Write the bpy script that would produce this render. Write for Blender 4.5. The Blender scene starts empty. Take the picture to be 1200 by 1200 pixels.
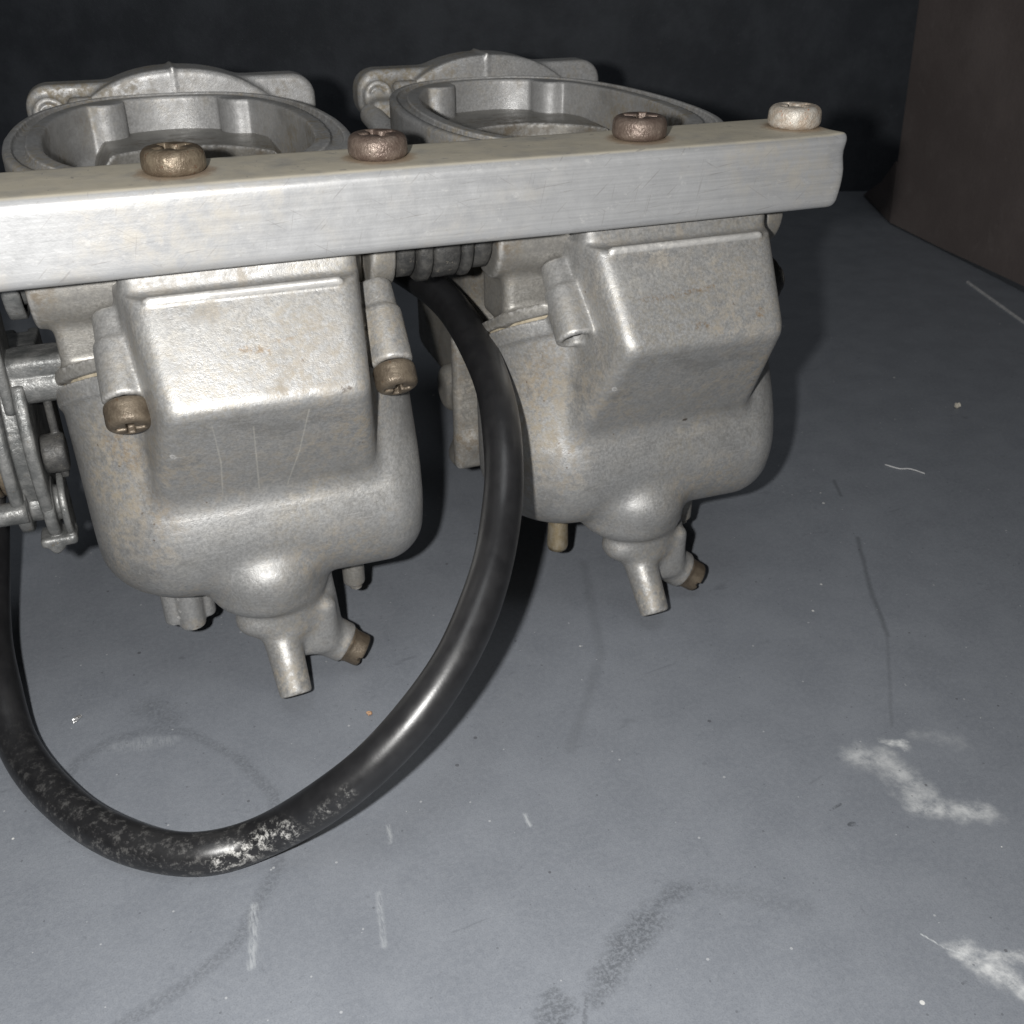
import bpy, math, random
import numpy as np
from mathutils import Vector, Matrix, Euler

# ------------------------------------------------------------------ camera, light, exposure
MM = 0.001
FL = 4.0                                   # the bank's own zero stands 4 mm above the floor sheet
scene = bpy.context.scene
col = scene.collection
YAW = math.radians(20.223); PITCH = math.radians(30.434)
cam_d = bpy.data.cameras.new('camera'); cam = bpy.data.objects.new('camera', cam_d); col.objects.link(cam)
cam.location = (-8.1*MM, -190.6*MM, (150.8+FL)*MM)
cam.rotation_euler = (math.pi/2-PITCH, 0, -YAW)
cam_d.sensor_width = 36; cam_d.lens = 36; cam_d.clip_start = 0.005; cam_d.clip_end = 50
cam_d.dof.use_dof = True; cam_d.dof.focus_distance = 0.195; cam_d.dof.aperture_fstop = 60
scene.camera = cam

world = bpy.data.worlds.new('World'); scene.world = world; world.use_nodes = True
wb = world.node_tree.nodes['Background']
wb.inputs[0].default_value = (0.93, 0.97, 1.0, 1); wb.inputs[1].default_value = 0.022

fl_d = bpy.data.lights.new('flash', 'POINT'); fl_d.energy = 2.75; fl_d.shadow_soft_size = 0.0028; fl_d.color = (1.0, 0.985, 0.96)
flash = bpy.data.objects.new('flash', fl_d); col.objects.link(flash)
# the phone's flash sits beside its lens
flash.location = Vector(cam.location) + cam.rotation_euler.to_matrix() @ Vector((-0.018, 0.003, 0.0))

# invented weak fill light overhead, added so the far floor isn't too dark
fill_d = bpy.data.lights.new('fill_light', 'AREA'); fill_d.shape = 'SQUARE'; fill_d.size = 0.45; fill_d.energy = 1.9; fill_d.color = (0.95, 0.98, 1.0)
fill = bpy.data.objects.new('fill_light', fill_d); col.objects.link(fill); fill.location = (0.0, -0.30, 1.25); fill.rotation_euler = (math.radians(22), 0, 0)

scene.view_settings.view_transform = 'Standard'; scene.view_settings.look = 'None'
scene.view_settings.exposure = 0.0; scene.view_settings.gamma = 1.0
scene.view_settings.use_curve_mapping = False

# ------------------------------------------------------------------ material helpers
class NT:
    def __init__(s, name):
        s.m = bpy.data.materials.new(name); s.m.use_nodes = True
        s.t = s.m.node_tree; s.n = s.t.nodes; s.b = s.n['Principled BSDF']
        s.tc = s.n.new('ShaderNodeTexCoord')
    def link(s, a, b): s.t.links.new(a, b)
    def put(s, sock, v):
        if isinstance(v, bpy.types.NodeSocket): s.link(v, sock)
        else: sock.default_value = v
    def mapping(s, scale=(1000,)*3, src=None):
        n = s.n.new('ShaderNodeMapping'); s.link(src or s.tc.outputs['Object'], n.inputs[0]); n.inputs['Scale'].default_value = scale
        return n.outputs[0]
    def noise(s, vec, scale, detail=4, rough=0.55, dist=0):
        n = s.n.new('ShaderNodeTexNoise'); s.link(vec, n.inputs['Vector'])
        n.inputs['Scale'].default_value = scale; n.inputs['Detail'].default_value = detail
        n.inputs['Roughness'].default_value = rough; n.inputs['Distortion'].default_value = dist
        return n.outputs[0]
    def ramp(s, v, lo, hi, a=0.0, b=1.0, smooth=True):
        n = s.n.new('ShaderNodeMapRange'); n.interpolation_type = 'SMOOTHSTEP' if smooth else 'LINEAR'
        s.put(n.inputs[0], v); n.inputs[1].default_value = lo; n.inputs[2].default_value = hi
        n.inputs[3].default_value = a; n.inputs[4].default_value = b
        return n.outputs[0]
    def math(s, op, a, b=0.0, clamp=False):
        n = s.n.new('ShaderNodeMath'); n.operation = op; n.use_clamp = clamp
        s.put(n.inputs[0], a); s.put(n.inputs[1], b); return n.outputs[0]
    def vm(s, op, a, b=None, scale=None):
        n = s.n.new('ShaderNodeVectorMath'); n.operation = op
        s.put(n.inputs[0], a)
        if b is not None: s.put(n.inputs[1], b)
        if scale is not None: s.put(n.inputs['Scale'], scale)
        return n
    def mix(s, f, a, b, blend='MIX'):
        n = s.n.new('ShaderNodeMix'); n.data_type = 'RGBA'; n.blend_type = blend
        s.put(n.inputs[0], f)
        for sock, v in ((n.inputs[6], a), (n.inputs[7], b)):
            s.put(sock, v if isinstance(v, bpy.types.NodeSocket) else (*v, 1))
        return n.outputs[2]
    def bump(s, h, strength, dist, prev=None):
        n = s.n.new('ShaderNodeBump'); n.inputs['Strength'].default_value = strength; n.inputs['Distance'].default_value = dist
        s.link(h, n.inputs['Height'])
        if prev is not None: s.link(prev, n.inputs['Normal'])
        return n.outputs[0]
    def voronoi(s, vec, scale, feature='F1'):
        n = s.n.new('ShaderNodeTexVoronoi'); n.feature = feature; s.link(vec, n.inputs['Vector']); n.inputs['Scale'].default_value = scale
        return n
    def out(s, color=None, rough=None, metal=None, normal=None, spec=None):
        if color is not None: s.put(s.b.inputs['Base Color'], color if isinstance(color, bpy.types.NodeSocket) else (*color, 1))
        if rough is not None: s.put(s.b.inputs['Roughness'], rough)
        if metal is not None: s.put(s.b.inputs['Metallic'], metal)
        if normal is not None: s.link(normal, s.b.inputs['Normal'])
        if spec is not None: s.put(s.b.inputs['Specular IOR Level'], spec)
        return s.m

def mat_cast(name, base=(0.345, 0.345, 0.342), grime=(0.25, 0.195, 0.12), amount=0.55, metal=0.52, marks=()):
    k = NT(name); v = k.mapping()
    big = k.noise(v, 0.035, 4, 0.6); mid = k.noise(v, 0.16, 5, 0.65); fine = k.noise(v, 1.7, 3, 0.6); grain = k.noise(v, 4.5, 2, 0.5)
    c = k.mix(k.ramp(fine, 0.3, 0.7), tuple(x*0.86 for x in base), tuple(min(1, x*1.12) for x in base))
    c = k.mix(k.ramp(mid, 0.3, 0.75, 0, 0.35), c, (0.20, 0.197, 0.19))
    g = k.math('MULTIPLY', k.ramp(big, 0.42, 0.64), k.ramp(k.noise(v, 0.55, 5, 0.7), 0.40, 0.62))
    c = k.mix(k.math('MULTIPLY', g, amount), c, grime)
    warm = k.math('MULTIPLY', k.ramp(k.noise(v, 0.028, 3, 0.5, 0.6), 0.45, 0.66), k.ramp(k.noise(v, 0.8, 5, 0.75), 0.40, 0.66))
    c = k.mix(k.math('MULTIPLY', warm, 0.42), c, (0.34, 0.29, 0.205))
    film = k.ramp(k.noise(v, 0.05, 5, 0.7, 0.8), 0.50, 0.66)
    c = k.mix(k.math('MULTIPLY', film, 0.4), c, (0.17, 0.165, 0.158))
    # little rusty and dark specks
    sp = k.voronoi(v, 0.33)
    gate = k.ramp(k.math('ADD', sp.outputs['Distance'], k.math('MULTIPLY', k.noise(v, 2.2, 2), 0.22)), 0.16, 0.20, 1, 0)
    gate = k.math('MULTIPLY', gate, k.ramp(k.noise(v, 0.07, 2), 0.56, 0.62))
    c = k.mix(k.math('MULTIPLY', gate, 0.6), c, (0.10, 0.065, 0.04))
    # edges rubbed bright by handling
    pt = k.n.new('ShaderNodeNewGeometry').outputs['Pointiness']
    wear = k.math('MULTIPLY', k.ramp(pt, 0.515, 0.56), k.ramp(k.noise(v, 0.7, 5, 0.7), 0.38, 0.58))
    c = k.mix(k.math('MULTIPLY', wear, 0.8), c, (0.62, 0.61, 0.595))
    # powdery oxide bloom
    ox = k.math('MULTIPLY', k.ramp(k.noise(v, 0.055, 4, 0.6), 0.52, 0.68), k.ramp(k.noise(v, 1.1, 5, 0.75), 0.42, 0.66))
    c = k.mix(k.math('MULTIPLY', ox, 0.45), c, (0.50, 0.485, 0.45))
    # casting lines / scuffs
    scr = k.noise(k.mapping((120, 900, 2600)), 1.0, 3, 0.6)
    c = k.mix(k.ramp(scr, 0.62, 0.74, 0, 0.35), c, (0.52, 0.51, 0.50))
    warp = k.vm('SCALE', k.vm('SUBTRACT', k.n[k.n.new('ShaderNodeTexNoise').name].outputs['Color'], (0.5, 0.5, 0.5)).outputs[0], scale=0.0)
    nz = warp.inputs[0].links[0].from_node.inputs[0].links[0].from_node; k.link(v, nz.inputs['Vector']); nz.inputs['Scale'].default_value = 0.9; nz.inputs['Detail'].default_value = 4
    warp.inputs['Scale'].default_value = 1.6
    pw = k.vm('ADD', v, warp.outputs[0]).outputs[0]; br = k.ramp(k.noise(v, 0.8, 5, 0.75), 0.40, 0.62, 0.0, 0.85)
    for colr, a, b, w, soft, amt, rough_edge in marks:
        pa = k.vm('SUBTRACT', pw if rough_edge else v, tuple(a)).outputs[0]; ba = Vector(b)-Vector(a)
        h = k.math('MULTIPLY', k.vm('DOT_PRODUCT', pa, tuple(ba)).outputs['Value'], 1/max(ba.length_squared, 1e-6), True)
        dd = k.vm('DISTANCE', pa, k.vm('SCALE', tuple(ba), scale=h).outputs[0]).outputs['Value']
        mk = k.ramp(dd, w+soft, w, 0, amt)
        c = k.mix(k.math('MULTIPLY', mk, br) if rough_edge else mk, c, colr)
    r = k.ramp(k.math('ADD', k.math('MULTIPLY', mid, 0.6), k.math('MULTIPLY', fine, 0.4)), 0.3, 0.7, 0.36, 0.62)
    r = k.math('ADD', r, k.math('MULTIPLY', g, 0.15))
    nb = k.bump(grain, 0.2, 0.00016)
    nb = k.bump(fine, 0.22, 0.00018, nb)
    nb = k.bump(mid, 0.25, 0.0005, nb)
    return k.out(c, r, k.math('SUBTRACT', metal, k.math('MULTIPLY', g, 0.3)), nb, 0.4)

def mat_bar():
    k = NT('drawn_aluminium'); v = k.mapping()
    streak = k.noise(k.mapping((25, 1500, 2200)), 1.0, 3, 0.6); big = k.noise(v, 0.045, 4, 0.6); mid = k.noise(v, 0.25, 5, 0.7)
    c = k.mix(k.ramp(streak, 0.3, 0.7), (0.335, 0.338, 0.343), (0.385, 0.388, 0.392))
    g = k.math('MULTIPLY', k.ramp(big, 0.42, 0.66), k.ramp(mid, 0.36, 0.66))
    c = k.mix(k.math('MULTIPLY', g, 0.38), c, (0.40, 0.35, 0.26))
    c = k.mix(k.ramp(k.noise(v, 0.9, 4, 0.7), 0.60, 0.75, 0, 0.5), c, (0.26, 0.25, 0.24))
    c = k.mix(k.ramp(k.noise(k.mapping((70, 300, 420)), 1.0, 5, 0.7, 0.5), 0.48, 0.70, 0, 0.38), c, (0.27, 0.272, 0.28))
    c = k.mix(k.ramp(k.noise(k.mapping((300, 500, 500)), 1.0, 5, 0.75), 0.58, 0.72, 0, 0.4), c, (0.56, 0.555, 0.54))
    # the top carries a dull yellowish film of old grime
    geo = k.n.new('ShaderNodeNewGeometry'); sx = k.n.new('ShaderNodeSeparateXYZ'); k.link(k.tc.outputs['Normal'], sx.inputs[0])
    top = k.math('MULTIPLY', k.ramp(sx.outputs[2], 0.75, 0.97), k.ramp(k.noise(v, 0.12, 4, 0.6), 0.2, 0.6, 0.45, 0.9))
    c = k.mix(top, c, (0.50, 0.455, 0.36))
    for bx_ in (0.3, 36.1, 88.9, 124.6):        # rust bled out round each bolt
        dd = k.vm('DISTANCE', k.vm('MULTIPLY', v, (1, 1, 0)).outputs[0], (bx_, -0.4, 0)).outputs['Value']
        dd = k.math('ADD', dd, k.math('MULTIPLY', k.noise(v, 0.5, 4, 0.7), 4.0))
        c = k.mix(k.math('MULTIPLY', k.ramp(dd, 9.8, 7.4, 0, 0.6), k.ramp(sx.outputs[2], 0.75, 0.97)), c, (0.26, 0.16, 0.085))
    # dark hairline scratches in odd directions
    for ang, th in ((0.75, 0.70), (-0.55, 0.70), (1.35, 0.71), (0.12, 0.69)):
        mp = k.n.new('ShaderNodeMapping'); k.link(v, mp.inputs[0]); mp.inputs['Rotation'].default_value = (0, ang, 0)
        m2 = k.n.new('ShaderNodeMapping'); k.link(mp.outputs[0], m2.inputs[0]); m2.inputs['Scale'].default_value = (0.10, 0.4, 2.6)
        line = k.ramp(k.noise(m2.outputs[0], 1.0, 2, 0.5), th, th+0.05, 0, 0.5)
        c = k.mix(line, c, (0.22, 0.21, 0.205))
    r = k.ramp(mid, 0.3, 0.7, 0.36, 0.52); r = k.math('ADD', r, k.math('MULTIPLY', top, 0.22))
    nb = k.bump(streak, 0.05, 0.00015); nb = k.bump(k.noise(v, 2.5, 3), 0.15, 0.00012, nb); nb = k.bump(big, 0.3, 0.001, nb)
    return k.out(c, r, k.math('SUBTRACT', 0.34, k.math('MULTIPLY', top, 0.3)), nb, 0.45)

def mat_simple(name, base, alt, metal=0.0, rough=(0.4, 0.6), scale=0.5, bump=0.3, spec=0.4, fleck=None, fleck_lo=0.63):
    k = NT(name); v = k.mapping(); n = k.noise(v, scale, 5, 0.65); f = k.noise(v, scale*6, 3, 0.6)
    c = k.mix(k.ramp(n, 0.35, 0.68), base, alt)
    if fleck: c = k.mix(k.ramp(k.noise(v, scale*2.3, 5, 0.75), fleck_lo, fleck_lo+0.07), c, fleck)
    nb = k.bump(f, bump, 0.0003); nb = k.bump(n, bump, 0.0006, nb)
    return k.out(c, k.ramp(f, 0.3, 0.7, *rough), metal, nb, spec)

M = {}
PALE, RUSTY, DARKM = (0.58, 0.56, 0.5), (0.22, 0.155, 0.095), (0.07, 0.055, 0.045)
MK_L = [((0.62, 0.61, 0.59), (-8.0, -7.9, 92.6), (25.4, -8.1, 92.8), 0.7, 0.5, 0.75, False), (PALE, (-1.3, -18.2, 73), (-0.4, -11, 61), 0.0, 0.26, 0.42, False), (PALE, (-0.4, -11, 61), (-0.8, -4.3, 50.2), 0.0, 0.26, 0.42, False),
        (PALE, (6.0, -16.5, 69.9), (6.4, -4.3, 50.1), 0.0, 0.26, 0.42, False), (PALE, (16.1, -18.0, 72.4), (14.4, -11, 61), 0.0, 0.26, 0.42, False), (PALE, (14.4, -11, 61), (11.8, -4.3, 50.1), 0.0, 0.26, 0.42, False),
        (RUSTY, (5.8, -13.6, 84.0), (10.5, -14.2, 83.0), 0.2, 0.9, 0.8, True), (RUSTY, (12, -13.4, 84.4), (15.5, -13.2, 84.8), 0.1, 0.5, 0.6, True), (DARKM, (22.8, -19.2, 75.9), (23.5, -19.2, 76), 0.5, 0.5, 0.9, True),
        (RUSTY, (-18, 1, 63), (-16.5, -0.5, 60), 1.2, 3.5, 0.55, True), (RUSTY, (-12, -2, 47), (-13, -2, 52), 1.0, 5, 0.3, True)]
MK_R = [((0.62, 0.61, 0.59), (-8.0, -7.9, 92.6), (25.4, -8.1, 92.8), 0.7, 0.5, 0.75, False), (RUSTY, (-4.1, -13.8, 83.6), (3.2, -13.7, 83.6), 0.2, 0.8, 0.75, True), (RUSTY, (5, -13.4, 84), (12.2, -13.3, 84.2), 0.25, 0.7, 0.9, True),
        (RUSTY, (6.6, -17.5, 78.1), (9.5, -17.5, 78.1), 0.3, 0.6, 0.9, True), (RUSTY, (21.7, -17.1, 78.7), (22.3, -16.7, 79.2), 0.5, 0.5, 1.0, True), (DARKM, (13.5, -4.5, 50.5), (14, -4.5, 50.5), 0.3, 0.3, 0.9, False),
        (RUSTY, (-17, 2, 70), (-19, 4, 60), 1.5, 5, 0.35, True)]
M['cast'] = mat_cast('cast_aluminium', marks=MK_L)
M['cast_r'] = mat_cast('cast_aluminium_rust_marked', marks=MK_R)
M['cast_dirty'] = mat_cast('cast_aluminium_grimy', (0.29, 0.28, 0.26), (0.13, 0.10, 0.065), 0.9, 0.5)
M['cast_clean'] = mat_cast('cast_aluminium_dull', (0.41, 0.41, 0.41), (0.23, 0.195, 0.14), 0.95, 0.42)
M['bar'] = mat_bar()
M['rust'] = mat_simple('rusty_steel', (0.115, 0.083, 0.068), (0.185, 0.145, 0.12), 0.4, (0.32, 0.5), 0.35, 0.5, 0.45, (0.36, 0.31, 0.26), 0.62)
M['rust_pale'] = mat_simple('pale_corroded_steel', (0.42, 0.35, 0.28), (0.55, 0.52, 0.47), 0.4, (0.45, 0.7), 0.4, 0.6, 0.4, (0.45, 0.20, 0.10), 0.61)
M['olive'] = mat_simple('passivated_steel', (0.095, 0.075, 0.055), (0.165, 0.135, 0.10), 0.4, (0.35, 0.55), 0.3, 0.35, 0.4, (0.13, 0.085, 0.055), 0.60)
M['olive_worn'] = mat_simple('worn_passivated_steel', (0.115, 0.088, 0.062), (0.20, 0.165, 0.12), 0.4, (0.35, 0.5), 0.3, 0.5, 0.4, (0.12, 0.07, 0.045), 0.58)
M['brass'] = mat_simple('tarnished_brass', (0.36, 0.29, 0.18), (0.48, 0.42, 0.32), 0.7, (0.35, 0.5), 0.6, 0.3)
M['steel'] = mat_simple('zinc_steel', (0.10, 0.103, 0.102), (0.20, 0.20, 0.195), 0.35, (0.35, 0.55), 0.25, 0.4, 0.4, (0.14, 0.12, 0.09), 0.62)
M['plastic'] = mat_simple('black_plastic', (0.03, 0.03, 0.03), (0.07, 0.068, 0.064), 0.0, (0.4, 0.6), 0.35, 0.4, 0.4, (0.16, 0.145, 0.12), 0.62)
M['paper'] = mat_simple('gasket_paper', (0.30, 0.26, 0.19), (0.42, 0.37, 0.28), 0.0, (0.6, 0.8), 0.4, 0.4, 0.3, (0.12, 0.10, 0.07), 0.6)
M['chip'] = mat_simple('metal_chip', (0.5, 0.5, 0.5), (0.7, 0.7, 0.7), 0.8, (0.2, 0.4), 1.0)
M['crumb'] = mat_simple('rust_crumb', (0.35, 0.2, 0.12), (0.5, 0.33, 0.2), 0.0, (0.6, 0.8), 1.0)
M['crumb_pale'] = mat_simple('pale_crumb', (0.65, 0.6, 0.5), (0.8, 0.78, 0.7), 0.0, (0.6, 0.8), 1.0)
M['fibre'] = mat_simple('pale_fibre', (0.55, 0.55, 0.55), (0.7, 0.7, 0.7), 0.0, (0.6, 0.8), 1.0)

# ------------------------------------------------------------------ mesh helpers
def link_obj(name, me, m, parent=None):
    o = bpy.data.objects.new(name, me); col.objects.link(o)
    if m is not None and not me.materials: me.materials.append(m)
    if parent is not None: o.parent = parent
    return o
def mesh_np(name, v, f, smooth=True):
    me = bpy.data.meshes.new(name)
    me.from_pydata([tuple(p) for p in v], [], [tuple(q) for q in f]); me.update()
    if smooth: me.polygons.foreach_set('use_smooth', [True]*len(me.polygons))
    return me

def surface_nets(fn, lo, hi, h):
    """closed mesh of fn = 0, in mm"""
    ax = [np.arange(lo[i], hi[i]+h, h, dtype=np.float32) for i in range(3)]
    X, Y, Z = np.meshgrid(*ax, indexing='ij')
    V = fn(X, Y, Z).astype(np.float32)
    V[0], V[-1], V[:, 0], V[:, -1], V[:, :, 0], V[:, :, -1] = 1, 1, 1, 1, 1, 1
    S = V < 0
    nx, ny, nz = (n-1 for n in V.shape)
    cs = np.zeros((nx, ny, nz), np.int8)
    for dx in (0, 1):
        for dy in (0, 1):
            for dz in (0, 1): cs += S[dx:dx+nx, dy:dy+ny, dz:dz+nz]
    act = (cs > 0) & (cs < 8)
    I = np.argwhere(act); idx = np.full(act.shape, -1, np.int32); idx[act] = np.arange(len(I))
    acc = np.zeros((len(I), 3)); cnt = np.zeros(len(I))
    corners = [(0,0,0),(1,0,0),(0,1,0),(1,1,0),(0,0,1),(1,0,1),(0,1,1),(1,1,1)]
    for a in range(8):
        for b in range(a+1, 8):
            ca, cb = np.array(corners[a]), np.array(corners[b])
            if abs(ca-cb).sum() != 1: continue
            va = V[tuple((I+ca).T)]; vb = V[tuple((I+cb).T)]
            m = (va < 0) != (vb < 0); t = np.where(m, va/(va-vb+1e-12), 0)
            p = ca + t[:, None]*(cb-ca)
            acc[m] += p[m]; cnt[m] += 1
    P = (I + acc/cnt[:, None])*h + np.array(lo)
    faces = []
    for axis in range(3):
        o1, o2 = [(1, 2), (2, 0), (0, 1)][axis]
        A = [slice(None)]*3; B = [slice(None)]*3; A[axis] = slice(0, -1); B[axis] = slice(1, None)
        sa, sb = S[tuple(A)], S[tuple(B)]
        E = np.argwhere(sa != sb); inside = sa[tuple(E.T)]
        ok = (E[:, o1] > 0) & (E[:, o2] > 0); E = E[ok]; inside = inside[ok]
        d1 = np.zeros(3, int); d1[o1] = 1; d2 = np.zeros(3, int); d2[o2] = 1
        q = np.stack([idx[tuple((E-d1-d2).T)], idx[tuple((E-d2).T)], idx[tuple(E.T)], idx[tuple((E-d1).T)]], 1)
        q[~inside] = q[~inside][:, ::-1]
        faces.append(q)
    F = np.concatenate(faces)
    return P, F

def sdf_mesh(name, fn, lo, hi, h, relax=1):
    P, F = surface_nets(fn, lo, hi, h)
    for _ in range(relax):                       # a light smoothing takes the voxel stepping off
        nb = np.zeros_like(P); c = np.zeros(len(P))
        for i in range(4):
            for j in ((i+1) % 4, (i-1) % 4):
                np.add.at(nb, F[:, i], P[F[:, j]]); np.add.at(c, F[:, i], 1)
        P = 0.5*P + 0.5*nb/c[:, None]
    P = P*MM
    me = bpy.data.meshes.new(name)
    n = len(F)
    me.vertices.add(len(P)); me.vertices.foreach_set('co', P.astype(np.float32).ravel())
    me.loops.add(n*4); me.loops.foreach_set('vertex_index', F.astype(np.int32).ravel())
    me.polygons.add(n); me.polygons.foreach_set('loop_start', np.arange(0, 4*n, 4, dtype=np.int32))
    me.polygons.foreach_set('use_smooth', np.ones(n, bool))
    me.update(calc_edges=True); me.validate()
    return me

# distance fields -----------------------------------------------------------
def ln(*a): return np.sqrt(sum(x*x for x in a))
def box(X, Y, Z, c, hs, r=0.0):
    q = [np.abs(P-c[i])-(hs[i]-r) for i, P in enumerate((X, Y, Z))]
    return ln(*[np.maximum(v, 0) for v in q]) + np.minimum(np.maximum(np.maximum(q[0], q[1]), q[2]), 0) - r
def cyl(X, Y, Z, a, b, r, rb=None, rd=0.6):
    """rounded cylinder / cone from a (radius r) to b (radius rb)"""
    a = np.array(a, float); b = np.array(b, float); d = b-a; L = np.linalg.norm(d); d /= L
    rb = r if rb is None else rb
    px, py, pz = X-a[0], Y-a[1], Z-a[2]
    t = px*d[0]+py*d[1]+pz*d[2]
    rad = ln(px-t*d[0], py-t*d[1], pz-t*d[2])
    R = r + (rb-r)*np.clip(t/L, 0, 1)
    q0 = rad-R+rd; q1 = np.abs(t-L/2)-L/2+rd
    return ln(np.maximum(q0, 0), np.maximum(q1, 0)) + np.minimum(np.maximum(q0, q1), 0) - rd
def cap(X, Y, Z, a, b, r, rb=None):
    a = np.array(a, float); b = np.array(b, float); d = b-a; L2 = d@d
    rb = r if rb is None else rb
    px, py, pz = X-a[0], Y-a[1], Z-a[2]
    t = np.clip((px*d[0]+py*d[1]+pz*d[2])/L2, 0, 1)
    return ln(px-t*d[0], py-t*d[1], pz-t*d[2]) - (r+(rb-r)*t)
def ell(X, Y, Z, c, r):
    k = ln((X-c[0])/r[0], (Y-c[1])/r[1], (Z-c[2])/r[2]); return (k-1)*min(r)
def su(a, b, k):
    h = np.clip(0.5+0.5*(b-a)/k, 0, 1); return b*(1-h)+a*h - k*h*(1-h)
def sm(a, b, k): return -su(-a, -b, k)
def rrect(X, Y, c, hs, r):
    qx = np.abs(X-c[0])-(hs[0]-r); qy = np.abs(Y-c[1])-(hs[1]-r)
    return ln(np.maximum(qx, 0), np.maximum(qy, 0)) + np.minimum(np.maximum(qx, qy), 0) - r
def slab(d2, Z, z0, z1, r):
    """extrude a 2-D field between z0 and z1 with rounded edges r"""
    q0 = d2+r; q1 = np.abs(Z-(z0+z1)/2)-(z1-z0)/2+r
    return ln(np.maximum(q0, 0), np.maximum(q1, 0)) + np.minimum(np.maximum(q0, q1), 0) - r
def plane(X, Y, Z, p, n):
    n = np.array(n, float); n /= np.linalg.norm(n)
    return (X-p[0])*n[0]+(Y-p[1])*n[1]+(Z-p[2])*n[2]

TH = math.radians(43)
SA = np.array([0.0, -math.sin(TH), -math.cos(TH)])       # the bowl screws' axis: down and forward
POST = [np.array([-14.9, -6.6, 74.0]), np.array([34.9, -6.0, 73.9])]
DA = np.array([0.80, -0.30, -0.52]); DA /= np.linalg.norm(DA)   # drain screw axis
DE = np.array([25.2, 0.8, 0.6])

def seam(Y): return 79.0 - 0.55*(Y+3)                    # height of the joint between bowl and body

def f_bowl(X, Y, Z, right_post=True):
    tap = (Z-50)*0.02
    def plan(g):
        c, hs = (7.2, 17.5), (34.6+g, 21.0+g)
        t = np.clip((Z-48)/24, 0, 1); rr = 9.0+10*t*t*(3-2*t)
        return np.where(X < 7.2, rrect(X, Yb, c, hs, 19.5), rrect(X, Yb, c, hs, rr))
    Yb = Y + (3.0*np.exp(-((Z-39)/9.5)**2) - 1.2*np.clip((Z-46)/12, 0, 1))*np.clip((22-Y)/20, 0, 1)
    b = slab(plan(0)-tap, Z, 22.5, 88, 10.5)
    b = su(b, np.maximum(plan(0.9), np.abs(Z-(seam(Y)-2.0))-2.0), 1.0)
    b = sm(b, (Z-seam(Y)+0.2)*0.88, 0.5)
    # float chamber box on the front: drafted sides, raked face, undercut below
    s = plane(X, Y, Z, (9, -19.2, 75.6), (0, -math.cos(0.60), math.sin(0.60)))        # raked front
    bx = plane(X, Y, Z, (9, -19.6, 75.0), (0, -0.852, -0.524))                         # undercut
    dr = 0.17
    rt = plane(X, Y, Z, (27.9, -18, 75), (1, -dr, 0.03)); lf = plane(X, Y, Z, (-9.6, -18, 75), (-1, -dr-0.05, 0.03))
    q = sm(s, bx, 2.0); q = sm(q, rt, 3.4); q = sm(q, lf, 3.4)
    q = sm(q, Z-92.5, 0.3); q = np.maximum(q, Y-14)
    sh = box(X, Y, Z, (8.7, 7.3, 79), (21.6, 12.2, 16.3), 4.2)
    sh = sm(sh, plane(X, Y, Z, (0, -4.6, 92), (0, -0.95, -0.3)), 1.5)
    bandt = box(X, Y, Z, (8.9, 8.6, 90), (21.4, 12.4, 7.0), 2.6)
    q = su(q, sh, 1.0); q = su(q, bandt, 0.5)
    rid = cap(X, Y, Z, (-8.0, -7.7, 92.3), (25.4, -7.9, 92.5), 0.75); q = su(q, rid, 0.3)
    b = su(b, q, 2.2)
    # bosses for the joint screws
    for i, p in enumerate(POST):
        if i == 1 and not right_post: continue
        c = cyl(X, Y, Z, p-SA*11.5, p, 4.1, 4.2, 0.6)
        c2 = cyl(X, Y, Z, p-SA*17.5, p-SA*9.0, 3.4, 3.6, 1.0)
        b = su(b, np.minimum(c, c2), 1.2)
    # nose over the drain
    nose = su(ell(X, Y, Z, (6.4, 3.4, 28.8), (11.4, 12.4, 8.8)), slab(ln(X-6.2, Y-5.4)-12.9, Z, 19.2, 33, 4.2), 2.5)
    b = su(b, nose, 2.6)
    # funnel, drain tube and drain screw boss
    fun = cyl(X, Y, Z, (8.8, 5, 22), (9.6, 2.4, 10.0), 10.6, 6.2, 2)
    b = su(b, fun, 1.6)
    tube = cyl(X, Y, Z, (6.6, 2.0, 15), (7.7, -9.4, 0.6), 4.3, 3.55, 0.6)
    b = su(b, tube, 2.2)
    lump = ell(X, Y, Z, (4.0, 1.2, 15.8), (6.2, 5.2, 4.4)); b = su(b, lump, 2.0)
    fin = cap(X, Y, Z, (17.2, 6, 22), (16.2, 3.0, 7.2), 3.2, 5.2); b = su(b, fin, 1.2)
    web = box(X, Y, Z, (13.6, 1.8, 11.4), (6.2, 4.2, 7.2), 2.4); b = su(b, web, 1.6)
    db = cyl(X, Y, Z, DE-DA*14, DE-DA*4.2, 5.0, 4.8, 0.8); b = su(b, db, 1.0)
    # open ends
    tip = np.array([7.7, -9.4, 0.6]); td = np.array([1.1, -11.4, -14.4]); td /= np.linalg.norm(td)
    b = np.maximum(b, -cyl(X, Y, Z, tip-td*4, tip+td*2, 1.9, 1.9, 0.2))
    for p in POST: b = np.maximum(b, -cyl(X, Y, Z, p-SA*5, p+SA*3, 2.6, 2.9, 0.3))
    return b

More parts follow.
